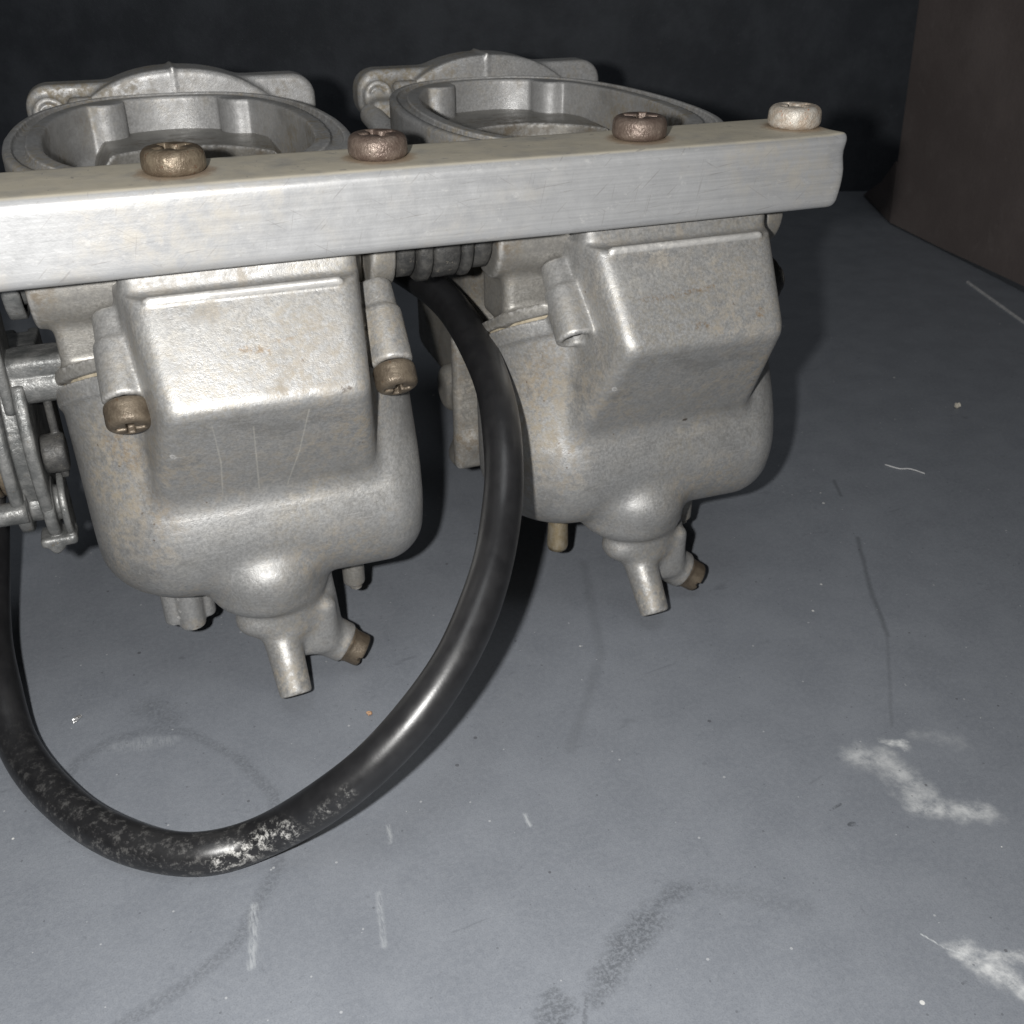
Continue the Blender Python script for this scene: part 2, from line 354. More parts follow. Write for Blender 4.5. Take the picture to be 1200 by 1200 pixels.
def f_body(X, Y, Z):
    s0 = seam(Y)
    def plan(g, c=(7.2, 17.5), h=(34.6, 21.0)):
        return np.where(X < 7.2, rrect(X, Y, c, (h[0]+g, h[1]+g), 19.0), rrect(X, Y, c, (h[0]+g, h[1]+g), 19.0))
    b = np.maximum(plan(0.4), np.abs(Z-(s0+1.7))-1.5)
    b = su(b, slab(plan(-4.5, (7.2, 21)), Z, 45, 84, 2.5), 1.0)
    b = sm(b, (s0+0.35-Z)*0.88, 0.5)
    b = su(b, box(X, Y, Z, (9, 31, 84), (27, 20, 17), 5), 3)
    b = su(b, cyl(X, Y, Z, (-28.2, 12.5, 92.5), (10, 12.5, 92.5), 9.3, 9.3, 1.0), 1.2)
    b = su(b, cyl(X, Y, Z, (10, 12.5, 92.5), (33, 12.5, 92.5), 7.0, 7.0, 1.5), 1.5)
    b = su(b, cyl(X, Y, Z, (34.2, 12.5, 92.5), (39.6, 12.5, 92.5), 8.9, 8.4, 1.2), 1.0)
    b = su(b, box(X, Y, Z, (-17, 15, 80), (8.5, 8, 8), 2.0), 1.2)
    b = su(b, cyl(X, Y, Z, (9, 45, 80), (9, 124, 84), 26, 27, 2), 6)           # the bore
    b = su(b, box(X, Y, Z, (8, 74, 62), (29, 30, 30), 8), 4)
    b = np.maximum(b, -np.maximum(ln(X-5.5, Y-63)-24, 88-Z))
    b = np.maximum(b, Z-100.5+0.02*np.abs(X-9))
    # bosses on the left flank
    b = su(b, cyl(X, Y, Z, (-14, 50, 42), (-28.0, 50, 42), 8.0, 6.0, 2.5), 2)
    b = su(b, box(X, Y, Z, (-15, 41.6, 41), (12.6, 1.9, 19), 1.8), 2.5)
    b = su(b, cap(X, Y, Z, (-22, 43, 30), (-22, 50, 22), 4.5), 2)
    return b

def supe(X, Y, c, a, b, n=2.7):
    k = (np.abs((X-c[0])/a)**n + np.abs((Y-c[1])/b)**n)**(1/n)
    g = np.hypot((X-c[0])/a**2, (Y-c[1])/b**2) + 1e-6
    return (k-1)*k/np.maximum(g, 1e-4)*0.9
def f_chamber(X, Y, Z):
    c = (5.2, 64); A, B = 36.4, 54.5
    # an egg-shaped plan: a little narrower to the back
    Xs = c[0] + (X-c[0])*(1+0.0016*np.maximum(Y-64, 0))
    o = np.clip(supe(Xs, Y, c, A, B), -60, 60)
    b = slab(o+0.0, Z, 98, 108.6, 0.9)
    b = su(b, slab(o+5.5, Z, 84, 102, 2), 4)
    inn = o+7.0
    # two little pillars swell out of the inner wall at the back, four in all
    for px, py in ((-10.5, 106.5), (24.0, 105.0), (-10.5, 21), (24, 21)):
        inn = su(-(-inn), inn, 0.01)
        inn = np.maximum(inn, 4.2-ln(X-px, Y-py)+0.0) if False else sm(inn, 5.6-ln(X-px, Y-py), 0.8)
    b = sm(b, -slab(inn, Z, 95.2, 125, 1.8), 0.7)
    g = np.abs(o+2.9)-1.15
    b = np.maximum(b, -np.maximum(g, 107.2-Z))
    b = sm(b, -np.maximum(ln(X-6, Y-62)-25.5, 80-Z), 0.8)
    # low ring round the bore and machined step
    b = su(b, np.maximum(np.abs(ln(X-6, Y-62)-27)-1.0, np.abs(Z-95.6)-0.7), 0.5)
    # cast foot bracket beside the flange
    b = su(b, cap(X, Y, Z, (-25, 100, 96), (-27, 116, 100), 3.2), 2)
    return b

def f_flange(X, Y, Z):
    def ycyl(c, r): return ln(X-c[0], Z-c[1])-r
    ears = rrect(X, Z, (9, 104.2), (38.2, 6.7), 5.5)
    plate = rrect(X, Z, (9, 104.2), (37, 6.7), 5.5)
    low = rrect(X, Z, (9, 84), (24, 24), 8)
    d2 = su(su(ears, plate, 1.5), low, 2)
    arch = np.maximum(supe(X, Z, (9.3, 84), 34, 30.4, 2.2), 100-Z)
    yo = 125.0
    def ext(d, y0, y1, r):
        q0 = d+r; q1 = np.abs(Y-(y0+y1)/2)-(y1-y0)/2+r
        return ln(np.maximum(q0, 0), np.maximum(q1, 0)) + np.minimum(np.maximum(q0, q1), 0) - r
    b = ext(d2, 121.5, 130, 1.3)
    b = su(b, ext(arch, 117.5, 130.5, 1.0), 0.8)
    b = su(b, np.maximum(np.abs(X-9)-0.45, ext(arch-0.5, 117.3, 130.6, 0.3)), 0.3)    # mould seam
    for cx, cz in ((-23.5, 104.2),):
        b = su(b, ext(ycyl((cx, cz), 4.3), 119.8, 125, 0.6), 0.6)
        b = np.maximum(b, -np.maximum(np.abs(ycyl((cx, cz), 2.9))-0.35, 120.6-Y)*1.0) if False else b
        b = np.maximum(b, -np.maximum(np.abs(ycyl((cx, cz), 2.5))-0.4, Y-120.5))
    b = np.maximum(b, -ext(rrect(X, Z, (-14.5, 106.5), (4.2, 1.4), 1.2), 118, 123.2, 0.2))
    b = np.maximum(b, -ext(ln(X-9, Z-84)-21, 100, 140, 0.5))
    b = su(b, box(X, Y, Z, (-23.0, 118, 96), (3.8, 5, 8), 2), 2)
    return b

def f_bolt(X, Y, Z):
    b = cyl(X, Y, Z, (0, 0, 0), (0, 0, 4.35), 5.5, 5.3, 1.5)
    b = np.maximum(b, -np.minimum(np.minimum(box(X, Y, Z, (0, 0, 5), (3.3, 0.75, 2.4)), box(X, Y, Z, (0, 0, 5), (0.75, 3.3, 2.4))), cyl(X, Y, Z, (0, 0, 3.4), (0, 0, 6), 1.3, 2.4, 0.1)))
    return b
def f_washer_screw(X, Y, Z):
    b = cyl(X, Y, Z, (0, 0, 0), (0, 0, 5.2), 4.25, 4.15, 1.3)
    b = np.maximum(b, -np.minimum(box(X, Y, Z, (0, 0, 5.6), (2.6, 0.7, 2.0)), box(X, Y, Z, (0, 0, 5.6), (0.7, 2.6, 2.0))))
    return b
def f_foot(X, Y, Z):
    b = cyl(X, Y, Z, (0, 0, 0), (0, 0, 14), 3.0, 3.4, 0.5)
    for dx, dy in ((-3.6, 0.8), (3.4, 1.8), (0, 3)):
        b = su(b, cyl(X, Y, Z, (dx, dy, 1.2), (dx, dy, 14), 2.2, 2.4, 0.5), 0.5)
    return b

def obj_at(name, me, m, parent, loc, rot=None):
    o = link_obj(name, me, m, parent)
    o.location = Vector(loc)*MM
    if rot is not None: o.rotation_euler = rot
    return o
def aim(d):
    return Vector(d).to_track_quat('Z', 'Y').to_euler()

def tube_mesh(name, pts, r, sides=28, per=10, caps=True, hollow=False, wobble=0.0):
    pts = [np.array(p, float) for p in pts]
    P = []
    ext = [2*pts[0]-pts[1]] + pts + [2*pts[-1]-pts[-2]]
    for i in range(1, len(ext)-2):
        p0, p1, p2, p3 = ext[i-1:i+3]
        for k in range(per):
            t = k/per
            P.append(0.5*((2*p1)+(-p0+p2)*t+(2*p0-5*p1+4*p2-p3)*t*t+(-p0+3*p1-3*p2+p3)*t**3))
    P.append(pts[-1]); P = np.array(P)
    T = np.gradient(P, axis=0); T /= np.linalg.norm(T, axis=1)[:, None]
    n = np.cross(T[0], (0.3, 0.2, 1.0)); n /= np.linalg.norm(n)
    V, F = [], []
    for i in range(len(P)):
        n = n - T[i]*(n@T[i]); n /= np.linalg.norm(n); b = np.cross(T[i], n)
        rr = r*(1+wobble*math.sin(i*0.37)) if not callable(r) else r(i/(len(P)-1))
        for s in range(sides):
            a = 2*math.pi*s/sides; V.append((P[i]+rr*(math.cos(a)*n+math.sin(a)*b))*MM)
    for i in range(len(P)-1):
        for s in range(sides):
            s2 = (s+1) % sides
            F.append((i*sides+s, i*sides+s2, (i+1)*sides+s2, (i+1)*sides+s))
    if caps:
        F.append(tuple(range(sides))[::-1]); F.append(tuple((len(P)-1)*sides+s for s in range(sides)))
    return mesh_np(name, V, F)

# ------------------------------------------------------------------ the setting
def to_plane(pts, z): return [(x*MM, y*MM, z*MM) for x, y in pts]
fwd = Vector((math.sin(YAW), math.cos(YAW), 0)); rgt = Vector((math.cos(YAW), -math.sin(YAW), 0))
cam_g = Vector((cam.location.x, cam.location.y, 0))
def gp(r, f): return cam_g + rgt*r + fwd*f             # a point on the ground: metres to the right of and ahead of the tripod point
WALL = 0.668

k = NT('grey_painted_board'); v = k.mapping()
strokes = []
def S(kind, pts, w, soft, amt):
    for a, b in zip(pts, pts[1:]): strokes.append((kind, a, b, w, soft, amt))
def build_floor_material():
    wn = k.n.new('ShaderNodeTexNoise'); k.link(v, wn.inputs['Vector']); wn.inputs['Scale'].default_value = 0.22; wn.inputs['Detail'].default_value = 5; wn.inputs['Roughness'].default_value = 0.65
    warp = k.vm('SCALE', k.vm('SUBTRACT', wn.outputs['Color'], (0.5, 0.5, 0.5)).outputs[0], scale=6.5).outputs[0]
    p = k.vm('MULTIPLY', k.vm('ADD', v, warp).outputs[0], (1, 1, 0)).outputs[0]
    pl = k.vm('MULTIPLY', k.vm('ADD', v, k.vm('SCALE', warp, scale=0.16).outputs[0]).outputs[0], (1, 1, 0)).outputs[0]
    acc = {}
    for kind, a, b, w, soft, amt in strokes:
        src = pl if kind.endswith('_fine') else p
        pa = k.vm('SUBTRACT', src, (a[0], a[1], 0)).outputs[0]
        ba = Vector((b[0]-a[0], b[1]-a[1], 0)); 
        h = k.math('MULTIPLY', k.vm('DOT_PRODUCT', pa, tuple(ba)).outputs['Value'], 1/max(ba.length_squared, 1e-6), True)
        q = k.vm('SCALE', tuple(ba), scale=h).outputs[0]
        d = k.vm('DISTANCE', pa, q).outputs['Value']
        mk = k.ramp(d, w+soft, max(w-soft*0.2, 0), 0, amt)
        kk = kind.split('_')[0]
        acc[kk] = mk if kk not in acc else k.math('MAXIMUM', acc[kk], mk)
    big = k.noise(v, 0.012, 4, 0.6); mid = k.noise(v, 0.07, 5, 0.65); fine = k.noise(v, 0.9, 4, 0.65); gr = k.noise(v, 3.2, 2, 0.5)
    c = k.mix(k.ramp(mid, 0.3, 0.7), (0.166, 0.179, 0.202), (0.190, 0.204, 0.228))
    c = k.mix(k.ramp(fine, 0.38, 0.68, 0, 0.45), c, (0.225, 0.239, 0.262))
    c = k.mix(k.ramp(k.noise(v, 0.35, 6, 0.75), 0.58, 0.72, 0, 0.5), c, (0.105, 0.114, 0.13))
    c = k.mix(k.ramp(gr, 0.42, 0.72, 0, 0.3), c, (0.10, 0.108, 0.124))
    c = k.mix(k.ramp(big, 0.45, 0.75, 0, 0.2), c, (0.135, 0.146, 0.165))
    br = k.ramp(k.noise(v, 0.3, 6, 0.7), 0.25, 0.7); br2 = k.ramp(k.noise(v, 1.4, 4, 0.7), 0.38, 0.6, 0.15, 1)
    if 'dark' in acc: c = k.mix(k.math('MULTIPLY', acc['dark'], br2), c, (0.055, 0.06, 0.068))
    if 'line' in acc: c = k.mix(acc['line'], c, (0.05, 0.055, 0.06))
    if 'white' in acc: c = k.mix(k.math('MULTIPLY', acc['white'], br), c, (0.62, 0.63, 0.63))
    if 'pale' in acc: c = k.mix(k.math('MULTIPLY', acc['pale'], k.ramp(k.noise(k.mapping((2200, 300, 300)), 1.0, 4, 0.7), 0.35, 0.6)), c, (0.52, 0.54, 0.55))
    # dust: tiny pale specks and darker pits
    for sc, r0, gate, colr, amt in ((0.11, 0.05, 0.45, (0.65, 0.65, 0.63), 0.85), (0.33, 0.10, 0.45, (0.42, 0.43, 0.44), 0.6), (0.45, 0.12, 0.5, (0.07, 0.075, 0.085), 0.5), (0.16, 0.08, 0.60, (0.05, 0.05, 0.055), 0.6)):
        vo = k.voronoi(k.vm('ADD', v, (sc*700, sc*311, 0)).outputs[0], sc)
        sepc = k.n.new('ShaderNodeSeparateColor'); k.link(vo.outputs['Color'], sepc.inputs[0])
        rr = k.math('MULTIPLY', sepc.outputs[1], r0)
        mk = k.math('LESS_THAN', vo.outputs['Distance'], rr)
        mk = k.math('MULTIPLY', mk, k.math('GREATER_THAN', sepc.outputs[0], gate))
        c = k.mix(k.math('MULTIPLY', mk, amt), c, colr)
    # faint dark scuffs
    sc = k.noise(k.mapping((45, 160, 100)), 1.0, 4, 0.6, 0.8); c = k.mix(k.ramp(sc, 0.66, 0.74, 0, 0.35), c, (0.08, 0.087, 0.10))
    r = k.ramp(mid, 0.3, 0.7, 0.46, 0.62)
    nb = k.bump(fine, 0.2, 0.0003); nb = k.bump(gr, 0.15, 0.0002, nb)
    return k.out(c, r, 0.0, nb, 0.4)
# chalky smears
S('white', [(117, -65), (121, -68), (121.5, -74), (121, -79)], 1.4, 4.2, 0.6)
S('white', [(126, -64), (127.5, -65.2)], 0.9, 1.5, 0.9)
S('white', [(119.5, -80.8), (124, -83.5), (130.5, -87.0)], 0.9, 3.4, 0.7)
S('white', [(132, -64.2), (137, -66), (140, -69)], 0.5, 2.4, 0.22)
S('white', [(104, -111.4), (106.5, -115.5), (109.5, -122)], 0.8, 2.8, 0.9)
S('white', [(106.5, -112), (113, -115.5)], 0.5, 1.4, 0.7)
S('pale_fine', [(99.8, -105.3), (101.8, -109), (104.5, -111.6)], 0.06, 0.2, 0.9)
S('pale_fine', [(-9.2, -59), (-10.2, -66), (-11.3, -71)], 0.0, 1.3, 0.38)
S('pale_fine', [(12.5, -64), (10.8, -75)], 0.0, 1.0, 0.28)
S('pale_fine', [(18.2, -49), (17.6, -53)], 0.1, 0.6, 0.4)
S('pale_fine', [(44.4, -55.5), (44.4, -58.5)], 0.1, 0.6, 0.5)
S('pale_fine', [(425.8, 372), (441.3, 368.8)], 0.7, 0.8, 1.0)
# greasy smudges
S('dark', [(66, -82), (61.5, -83.2), (56, -86.5)], 0.4, 2.2, 0.5)
S('dark', [(57, -86), (50, -89.5), (44.5, -93.5)], 1.0, 3.6, 0.65)
S('dark', [(47, -91.5), (41.5, -96.5)], 0.6, 2.6, 0.5)
S('dark', [(66, -82), (75, -87), (84, -94)], 0.3, 2.6, 0.22)
S('dark', [(33.5, -97.2), (35, -96.2)], 2.2, 1.5, 0.55)
S('dark_fine', [(40, -96), (36, -103)], 0.25, 0.4, 0.5)
S('dark_fine', [(103.3, -80.1), (104.2, -80)], 0.35, 0.35, 0.8)
S('dark_fine', [(103, -75.3), (105, -74.9)], 0.15, 0.3, 0.8)
S('dark', [(-24, 4), (-20, -2)], 1.5, 5, 0.35)
# ring-shaped stain
S('dark_fine', [(-41.6, -14), (-39, -9), (-32, -4.5), (-24, -4.5), (-16, -8), (-7, -20)], 0.6, 1.6, 0.33)
S('dark_fine', [(-7, -20), (-1.7, -32.6), (-1.6, -44), (-3.9, -52), (-12.6, -65), (-22, -71), (-33, -75)], 0.7, 1.5, 0.36)
S('pale', [(-31, -7), (-20, -9)], 0.6, 2.5, 0.18)
# drawn lines
S('line_fine', [(170.8, 8.9), (158, -14), (149.3, -32.2)], 0.15, 1.0, 0.42)
S('line_fine', [(149.3, -32.2), (129.4, -59.3)], 0.0, 0.8, 0.2)
S('line_fine', [(185, 40), (181, 31)], 0.15, 0.8, 0.4)
S('line_fine', [(92, 24), (80, -14), (60, -42)], 0.5, 1.6, 0.16)
floor_m = build_floor_material()
fb = [gp(-1.2, -0.5), gp(1.2, -0.5), gp(1.2, WALL+0.02), gp(-1.2, WALL+0.02)]
fv = [tuple(p) for p in fb] + [(p.x, p.y, -0.004) for p in fb]
floor = link_obj('floor', mesh_np('floor', fv, [(0,1,2,3), (7,6,5,4), (0,4,5,1), (1,5,6,2), (2,6,7,3), (3,7,4,0)], False), floor_m); floor['kind'] = 'structure'

kw = NT('black_painted_board'); vw = kw.mapping()
cw = kw.mix(kw.ramp(kw.noise(vw, 0.03, 5, 0.65), 0.35, 0.7), (0.042, 0.047, 0.056), (0.068, 0.075, 0.087))
cw = kw.mix(kw.ramp(kw.noise(vw, 0.4, 4, 0.7), 0.6, 0.75, 0, 0.5), cw, (0.105, 0.113, 0.125))
wall_m = kw.out(cw, 0.6, 0.0, kw.bump(kw.noise(vw, 0.8, 3), 0.3, 0.0006), 0.3)
def slab_obj(name, quad, th, n, m):
    a = [Vector(p) for p in quad]; b = [p+n*th for p in a]
    c = len(a)
    F = [tuple(range(c)), tuple(range(2*c-1, c-1, -1))] + [(i, c+i, c+(i+1) % c, (i+1) % c) for i in range(c)]
    return link_obj(name, mesh_np(name, [tuple(p) for p in a+b], F, False), m)
up = Vector((0, 0, 1))
wall = slab_obj('wall_back', [gp(-1.2, WALL), gp(1.2, WALL), gp(1.2, WALL)+up*0.7, gp(-1.2, WALL)+up*0.7], 0.004, fwd, wall_m); wall['kind'] = 'structure'

kp = NT('dark_brown_board'); vp = kp.mapping()
cp = kp.mix(kp.ramp(kp.noise(vp, 0.02, 5, 0.6), 0.35, 0.7), (0.16, 0.134, 0.127), (0.21, 0.178, 0.168))
cp = kp.mix(kp.ramp(kp.noise(vp, 0.09, 5, 0.7), 0.55, 0.75, 0, 0.4), cp, (0.25, 0.22, 0.208))
panel_m = kp.out(cp, 0.7, 0.0, kp.bump(kp.noise(vp, 0.5, 4), 0.3, 0.0006), 0.25)
pa, pb = Vector((0.398, 0.287, 0)), Vector((0.352, 0.07, 0))
pd = (pb-pa).normalized(); pn = Vector((-pd.y, pd.x, 0)); pn = pn if pn.x > 0 else -pn
panel = bpy.data.objects.new('backdrop_panel', None); col.objects.link(panel); panel.location = pa
panel['label'] = 'dark brown board standing upright on the grey floor with a folded corner'; panel['category'] = 'board'
lean = rgt*-0.018
def bent_sheet(name, rows, th, n, m, parent):
    """rows: list of rows of points (Vectors, panel coordinates); a sheet th thick"""
    R, C = len(rows), len(rows[0]); V = [tuple(p) for r in rows for p in r] + [tuple(p+n*th) for r in rows for p in r]; N = R*C; F = []
    for i in range(R-1):
        for j in range(C-1):
            a = i*C+j; F.append((a, a+1, a+C+1, a+C)); F.append((N+a, N+a+C, N+a+C+1, N+a+1))
    ring = [j for j in range(C)] + [i*C+C-1 for i in range(1, R)] + [(R-1)*C+j for j in range(C-2, -1, -1)] + [i*C for i in range(R-2, 0, -1)]
    for a, b in zip(ring, ring[1:]+ring[:1]): F.append((a, N+a, N+b, b))
    return link_obj(name, mesh_np(name, V, F, False), m, parent)
L_ = (pb-pa).length
rows = []
for t in np.linspace(0, 1, 9):
    zz = 0.34*t; row = []
    for u in np.linspace(0, 1, 14):
        zb = 0.001 + 0.007*max(0, u-0.25)*1.0
        bow = 0.006*math.sin(u*2.4)*(1-t)
        row.append(pd*(L_*u) + up*(zb*(1-t)+zz) + lean*t + pn*bow)
    rows.append(row)
bent_sheet('sheet', rows, 0.002, pn, panel_m, panel)
tab = [[Vector((0, 0, 0.001)), Vector((0.0275, 0.061, 0.001))], [lean*0.05+up*0.017, Vector((0.011, 0.027, 0.017))], [lean*0.1+up*0.034, lean*0.1+up*0.034+Vector((0.001, 0.003, 0))]]
bent_sheet('folded_corner', tab, 0.0015, pn, panel_m, panel)

edge_m = mat_simple('pale_cut_edge', (0.42, 0.42, 0.42), (0.58, 0.58, 0.58), 0, (0.5, 0.7), 0.5)
e0, e1 = Vector((0.3648, 0.1855, 0.0)), Vector((0.3395, 0.103, 0.0)); ed = (e1-e0).normalized(); en = Vector((ed.y, -ed.x, 0))
eg = slab_obj('floor_edge', [e0, e1, e1+en*0.0009, e0+en*0.0009], 0.0008, up, edge_m); eg['kind'] = 'structure'

# ------------------------------------------------------------------ the carburetor bank
bank = bpy.data.objects.new('carburetor_bank', None); col.objects.link(bank); bank.location = (0, 0, FL*MM)
bank['label'] = 'pair of weathered cast aluminium carburetors joined by a flat metal bar with four bolts'; bank['category'] = 'carburetors'
SP = 88.74
me_body = sdf_mesh('carburetor', f_body, (-42, -6, 12), (48, 128, 105), 0.62)
me_bowl = sdf_mesh('float_bowl', f_bowl, (-33, -26, -6), (52, 46, 101), 0.5, 1)
me_bowl_r = sdf_mesh('float_bowl', lambda X, Y, Z: f_bowl(X, Y, Z, False), (-33, -26, -6), (52, 46, 101), 0.5, 1)
def f_gasket(X, Y, Z):
    d = np.where(X < 7.2, rrect(X, Y, (7.2, 17.5), (34.0, 20.4), 19.0), rrect(X, Y, (7.2, 17.5), (34.0, 20.4), 18.5))
    return np.maximum(d, (np.abs(Z-seam(Y))-0.75)*0.88)
me_gask = sdf_mesh('gasket', f_gasket, (-30, -6, 50), (44, 41, 84), 0.3)
me_cham = sdf_mesh('diaphragm_chamber', f_chamber, (-34, 6, 82), (46, 124, 111), 0.42, 2)
me_flan = sdf_mesh('intake_flange', f_flange, (-34, 112, 74), (52, 134, 118), 0.6)
me_bolt = sdf_mesh('bolt', f_bolt, (-7, -7, -1.5), (7, 7, 7), 0.25)
me_scr = sdf_mesh('bowl_screw', f_washer_screw, (-6, -6, -1.5), (6, 6, 7), 0.25)
me_foot = sdf_mesh('cast_foot', f_foot, (-8, -5, -1.5), (8, 8, 15.5), 0.35)
me_drain = sdf_mesh('drain_screw', lambda X, Y, Z: np.maximum(su(cyl(X, Y, Z, (0, 0, -4.5), (0, 0, 0), 4.0, 3.9, 0.6), cyl(X, Y, Z, (0, 0, -5.5), (0, 0, -3.6), 4.25, 4.25, 0.4), 0.2), -box(X, Y, Z, (0, 0, 0.4), (4, 0.5, 1.3))), (-5, -5, -7), (5, 5, 2), 0.25)
me_pin = tube_mesh('foot_pin', [(0, 0, 0), (0, 0, 6), (0, 0, 12)], lambda t: 2.75-0.35*t if t > 0.02 else 2.4, 24, 6)
me_pin2 = sdf_mesh('stepped_pin', lambda X, Y, Z: su(cyl(X, Y, Z, (0, 0, 1.6), (0, 0, 13), 2.6, 2.7, 0.5), cyl(X, Y, Z, (0.3, 0, 0), (0.3, 0, 3), 1.5, 1.6, 0.3), 0.2), (-4, -4, -1), (4, 4, 14.5), 0.3)

def carb(ox, left):
    b = link_obj('carburetor', me_body, M['cast_dirty'], bank); b.location = (ox*MM, 0, 0)
    b['label'] = 'carburetor beside the throttle wheel, both bowl screws in place' if left else 'carburetor under the free end of the bar, one bowl screw missing'
    link_obj('float_bowl', me_bowl if left else me_bowl_r, M['cast'] if left else M['cast_r'], b)
    link_obj('gasket', me_gask, M['paper'], b)
    link_obj('diaphragm_chamber', me_cham, M['cast_clean'], b)
    link_obj('intake_flange', me_flan, M['cast_clean'], b)
    obj_at('drain_screw', me_drain, M['olive'], b, DE, aim(DA))
    for i, p in enumerate(POST):
        if not left: continue
        e = aim(SA); q = obj_at('bowl_screw', me_scr, M['olive'] if i == 0 else M['rust'], b, p+SA*0.05, e)
    if left:
        obj_at('cast_foot', me_foot, M['cast'], b, (-11.2, 13, 9.4))
        obj_at('foot_pin', me_pin2, M['cast_dirty'], b, (27.0, 15, 9.2))
    else:
        obj_at('foot_pin', me_pin, M['brass'], b, (-8.6, 15, 9.0))
        obj_at('foot_pin', me_pin2, M['cast_dirty'], b, (27.0, 15, 9.2))
    if not left: link_obj('shaded_post_standin', sdf_mesh('shaded_post_standin', lambda X, Y, Z: su(cyl(X, Y, Z, (30, 9, 76), (41.5, 9, 76), 6.2, 5.8, 1.5), cyl(X, Y, Z, (38, 9, 76), (43.5, 9, 76), 3.8, 3.6, 1.2), 0.5), (28, 0, 68), (46, 18, 85), 0.4), M['plastic'], b)  # added black stub, standing in for a post in shadow
    return b
cl = carb(0, True); cr = carb(SP, False)

# the bar: a rounded drawn section, its free end nicked at the upper corner
def bar_mesh():
    y0, y1, z0, z1, r = -11.4, 11.0, 97.3, 112.0, 1.9
    prof = []
    for cy, cz, a0 in ((y1-r, z1-r, 0), (y0+r, z1-r, 90), (y0+r, z0+r, 180), (y1-r, z0+r, 270)):
        for i in range(7):
            a = math.radians(a0+i*15); prof.append((cy+r*math.cos(a), cz+r*math.sin(a)))
    # subdivide the long sides
    pp = []
    for (ya, za), (yb, zb) in zip(prof, prof[1:]+prof[:1]):
        n = max(1, int(math.hypot(yb-ya, zb-za)/1.2))
        for i in range(n): pp.append((ya+(yb-ya)*i/n, za+(zb-za)*i/n))
    prof = pp; n = len(prof)
    xs = list(np.linspace(-75, 112, 80)) + list(np.linspace(113.5, 128.6, 22)) + [129.4, 129.9, 130.2]
    rnd = random.Random(4); V = []
    for xi, x in enumerate(xs):
        endk = max(0, (x-129.0)/1.2)
        for (y, z) in prof:
            yy = y + 0.10*math.sin(x*0.071+z*0.2); zz = z + 0.08*math.sin(x*0.05+1+y*0.1)
            cy, cz = (y0+y1)/2, (z0+z1)/2
            sc = 1-0.035*endk**2
            yy = cy+(yy-cy)*sc; zz = cz+(zz-cz)*sc
            xx = x
            if x > 120:
                w = (x-120)/10.2
                xx = x + w*(0.25*math.exp(-((z-105)/5)**2) - 0.6*math.exp(-((z-97)/3.5)**2)) * (1 if y < 0 else 0.2)
                dn = math.exp(-((y+11.4)/2.6)**2-((z-108.2)/2.4)**2)*max(0, (x-125.5)/4.7)
                yy += 0.6*dn; xx -= 0.2*dn
                cr_ = math.exp(-((y+10)/3)**2-((z-112)/1.6)**2)*max(0, (x-126.5)/3.7); zz += 0.2*cr_; xx += 0.35*cr_
            V.append((xx*MM, yy*MM, zz*MM))
    F = []
    for i in range(len(xs)-1):
        for j in range(n): j2 = (j+1) % n; F.append((i*n+j, (i+1)*n+j, (i+1)*n+j2, i*n+j2))
    F.append(tuple(range(n))); F.append(tuple(((len(xs)-1)*n+j) for j in range(n))[::-1])
    return mesh_np('mounting_bar', V, F)
bar = link_obj('mounting_bar', bar_mesh(), M['bar'], bank)
rb = random.Random(7)
for i, x in enumerate((0.3, 36.1, 88.9, 124.6)):
    me = me_bolt.copy(); me.materials.clear()
    o = obj_at('bolt', me, (M['olive_worn'], M['rust'], M['rust'], M['rust_pale'])[i], bar, (x, 0, 111.9), (0, 0, rb.uniform(0, 1.5)))
    if i == 3: o['label'] = 'pale corroded bolt at the free end of the bar'

# pipe joint between the two bodies
jp = link_obj('joint_pipe', tube_mesh('joint_pipe', [(38, 12.5, 92.5), (50, 12.5, 92.5), (62, 12.5, 92.5)], 5.6, 32, 4), M['plastic'], bank)
def ring_mesh(name, x0, x1, r, ch=0.6):
    prof = [(x0, r-ch), (x0+ch, r), (x1-ch, r), (x1, r-ch)]; V = []; F = []; n = 40
    for x, rr in [(x0, 4.0)]+prof+[(x1, 4.0)]:
        for s in range(n): a = 2*math.pi*s/n; V.append((x*MM, (12.5+rr*math.cos(a))*MM, (92.5+rr*math.sin(a))*MM))
    m = 6
    for i in range(m-1):
        for s in range(n): s2 = (s+1) % n; F.append((i*n+s, (i+1)*n+s, (i+1)*n+s2, i*n+s2))
    return mesh_np(name, V, F)
for nm, a, b, r in (('collar', 44.2, 47.3, 8.2), ('sleeve', 47.5, 53.2, 7.7), ('collar', 53.4, 55.9, 7.9), ('sleeve', 56.1, 60.2, 6.6), ('sleeve', 39.9, 43.9, 6.9)):
    link_obj(nm, ring_mesh(nm, a, b, r), M['plastic'], jp)

# throttle linkage on the outer flank
def disc_sector(X, Y, Z, x0, x1, R, c, dr=0.5): return cyl(X, Y, Z, (x0, *c), (x1, *c), R, R, dr)
CW = (36.0, 57.0)
def f_wheel(X, Y, Z):
    d = disc_sector(X, Y, Z, -41.6, -39.2, 29.5, CW, 0.7)
    d = np.minimum(d, disc_sector(X, Y, Z, -40, -35, 26.2, CW, 0.2))
    d = np.minimum(d, disc_sector(X, Y, Z, -36.6, -34.2, 29.5, CW, 0.7))
    d = np.maximum(d, 44-Z); d = np.maximum(d, Z-73+0.12*(Y-8)); return d
link = bpy.data.objects.new('throttle_linkage', None); col.objects.link(link); link.parent = bank; link.location.x = 1*MM
wheel = link_obj('throttle_wheel', sdf_mesh('throttle_wheel', f_wheel, (-44, 4, 34), (-32, 68, 88), 0.4), M['steel'], link)
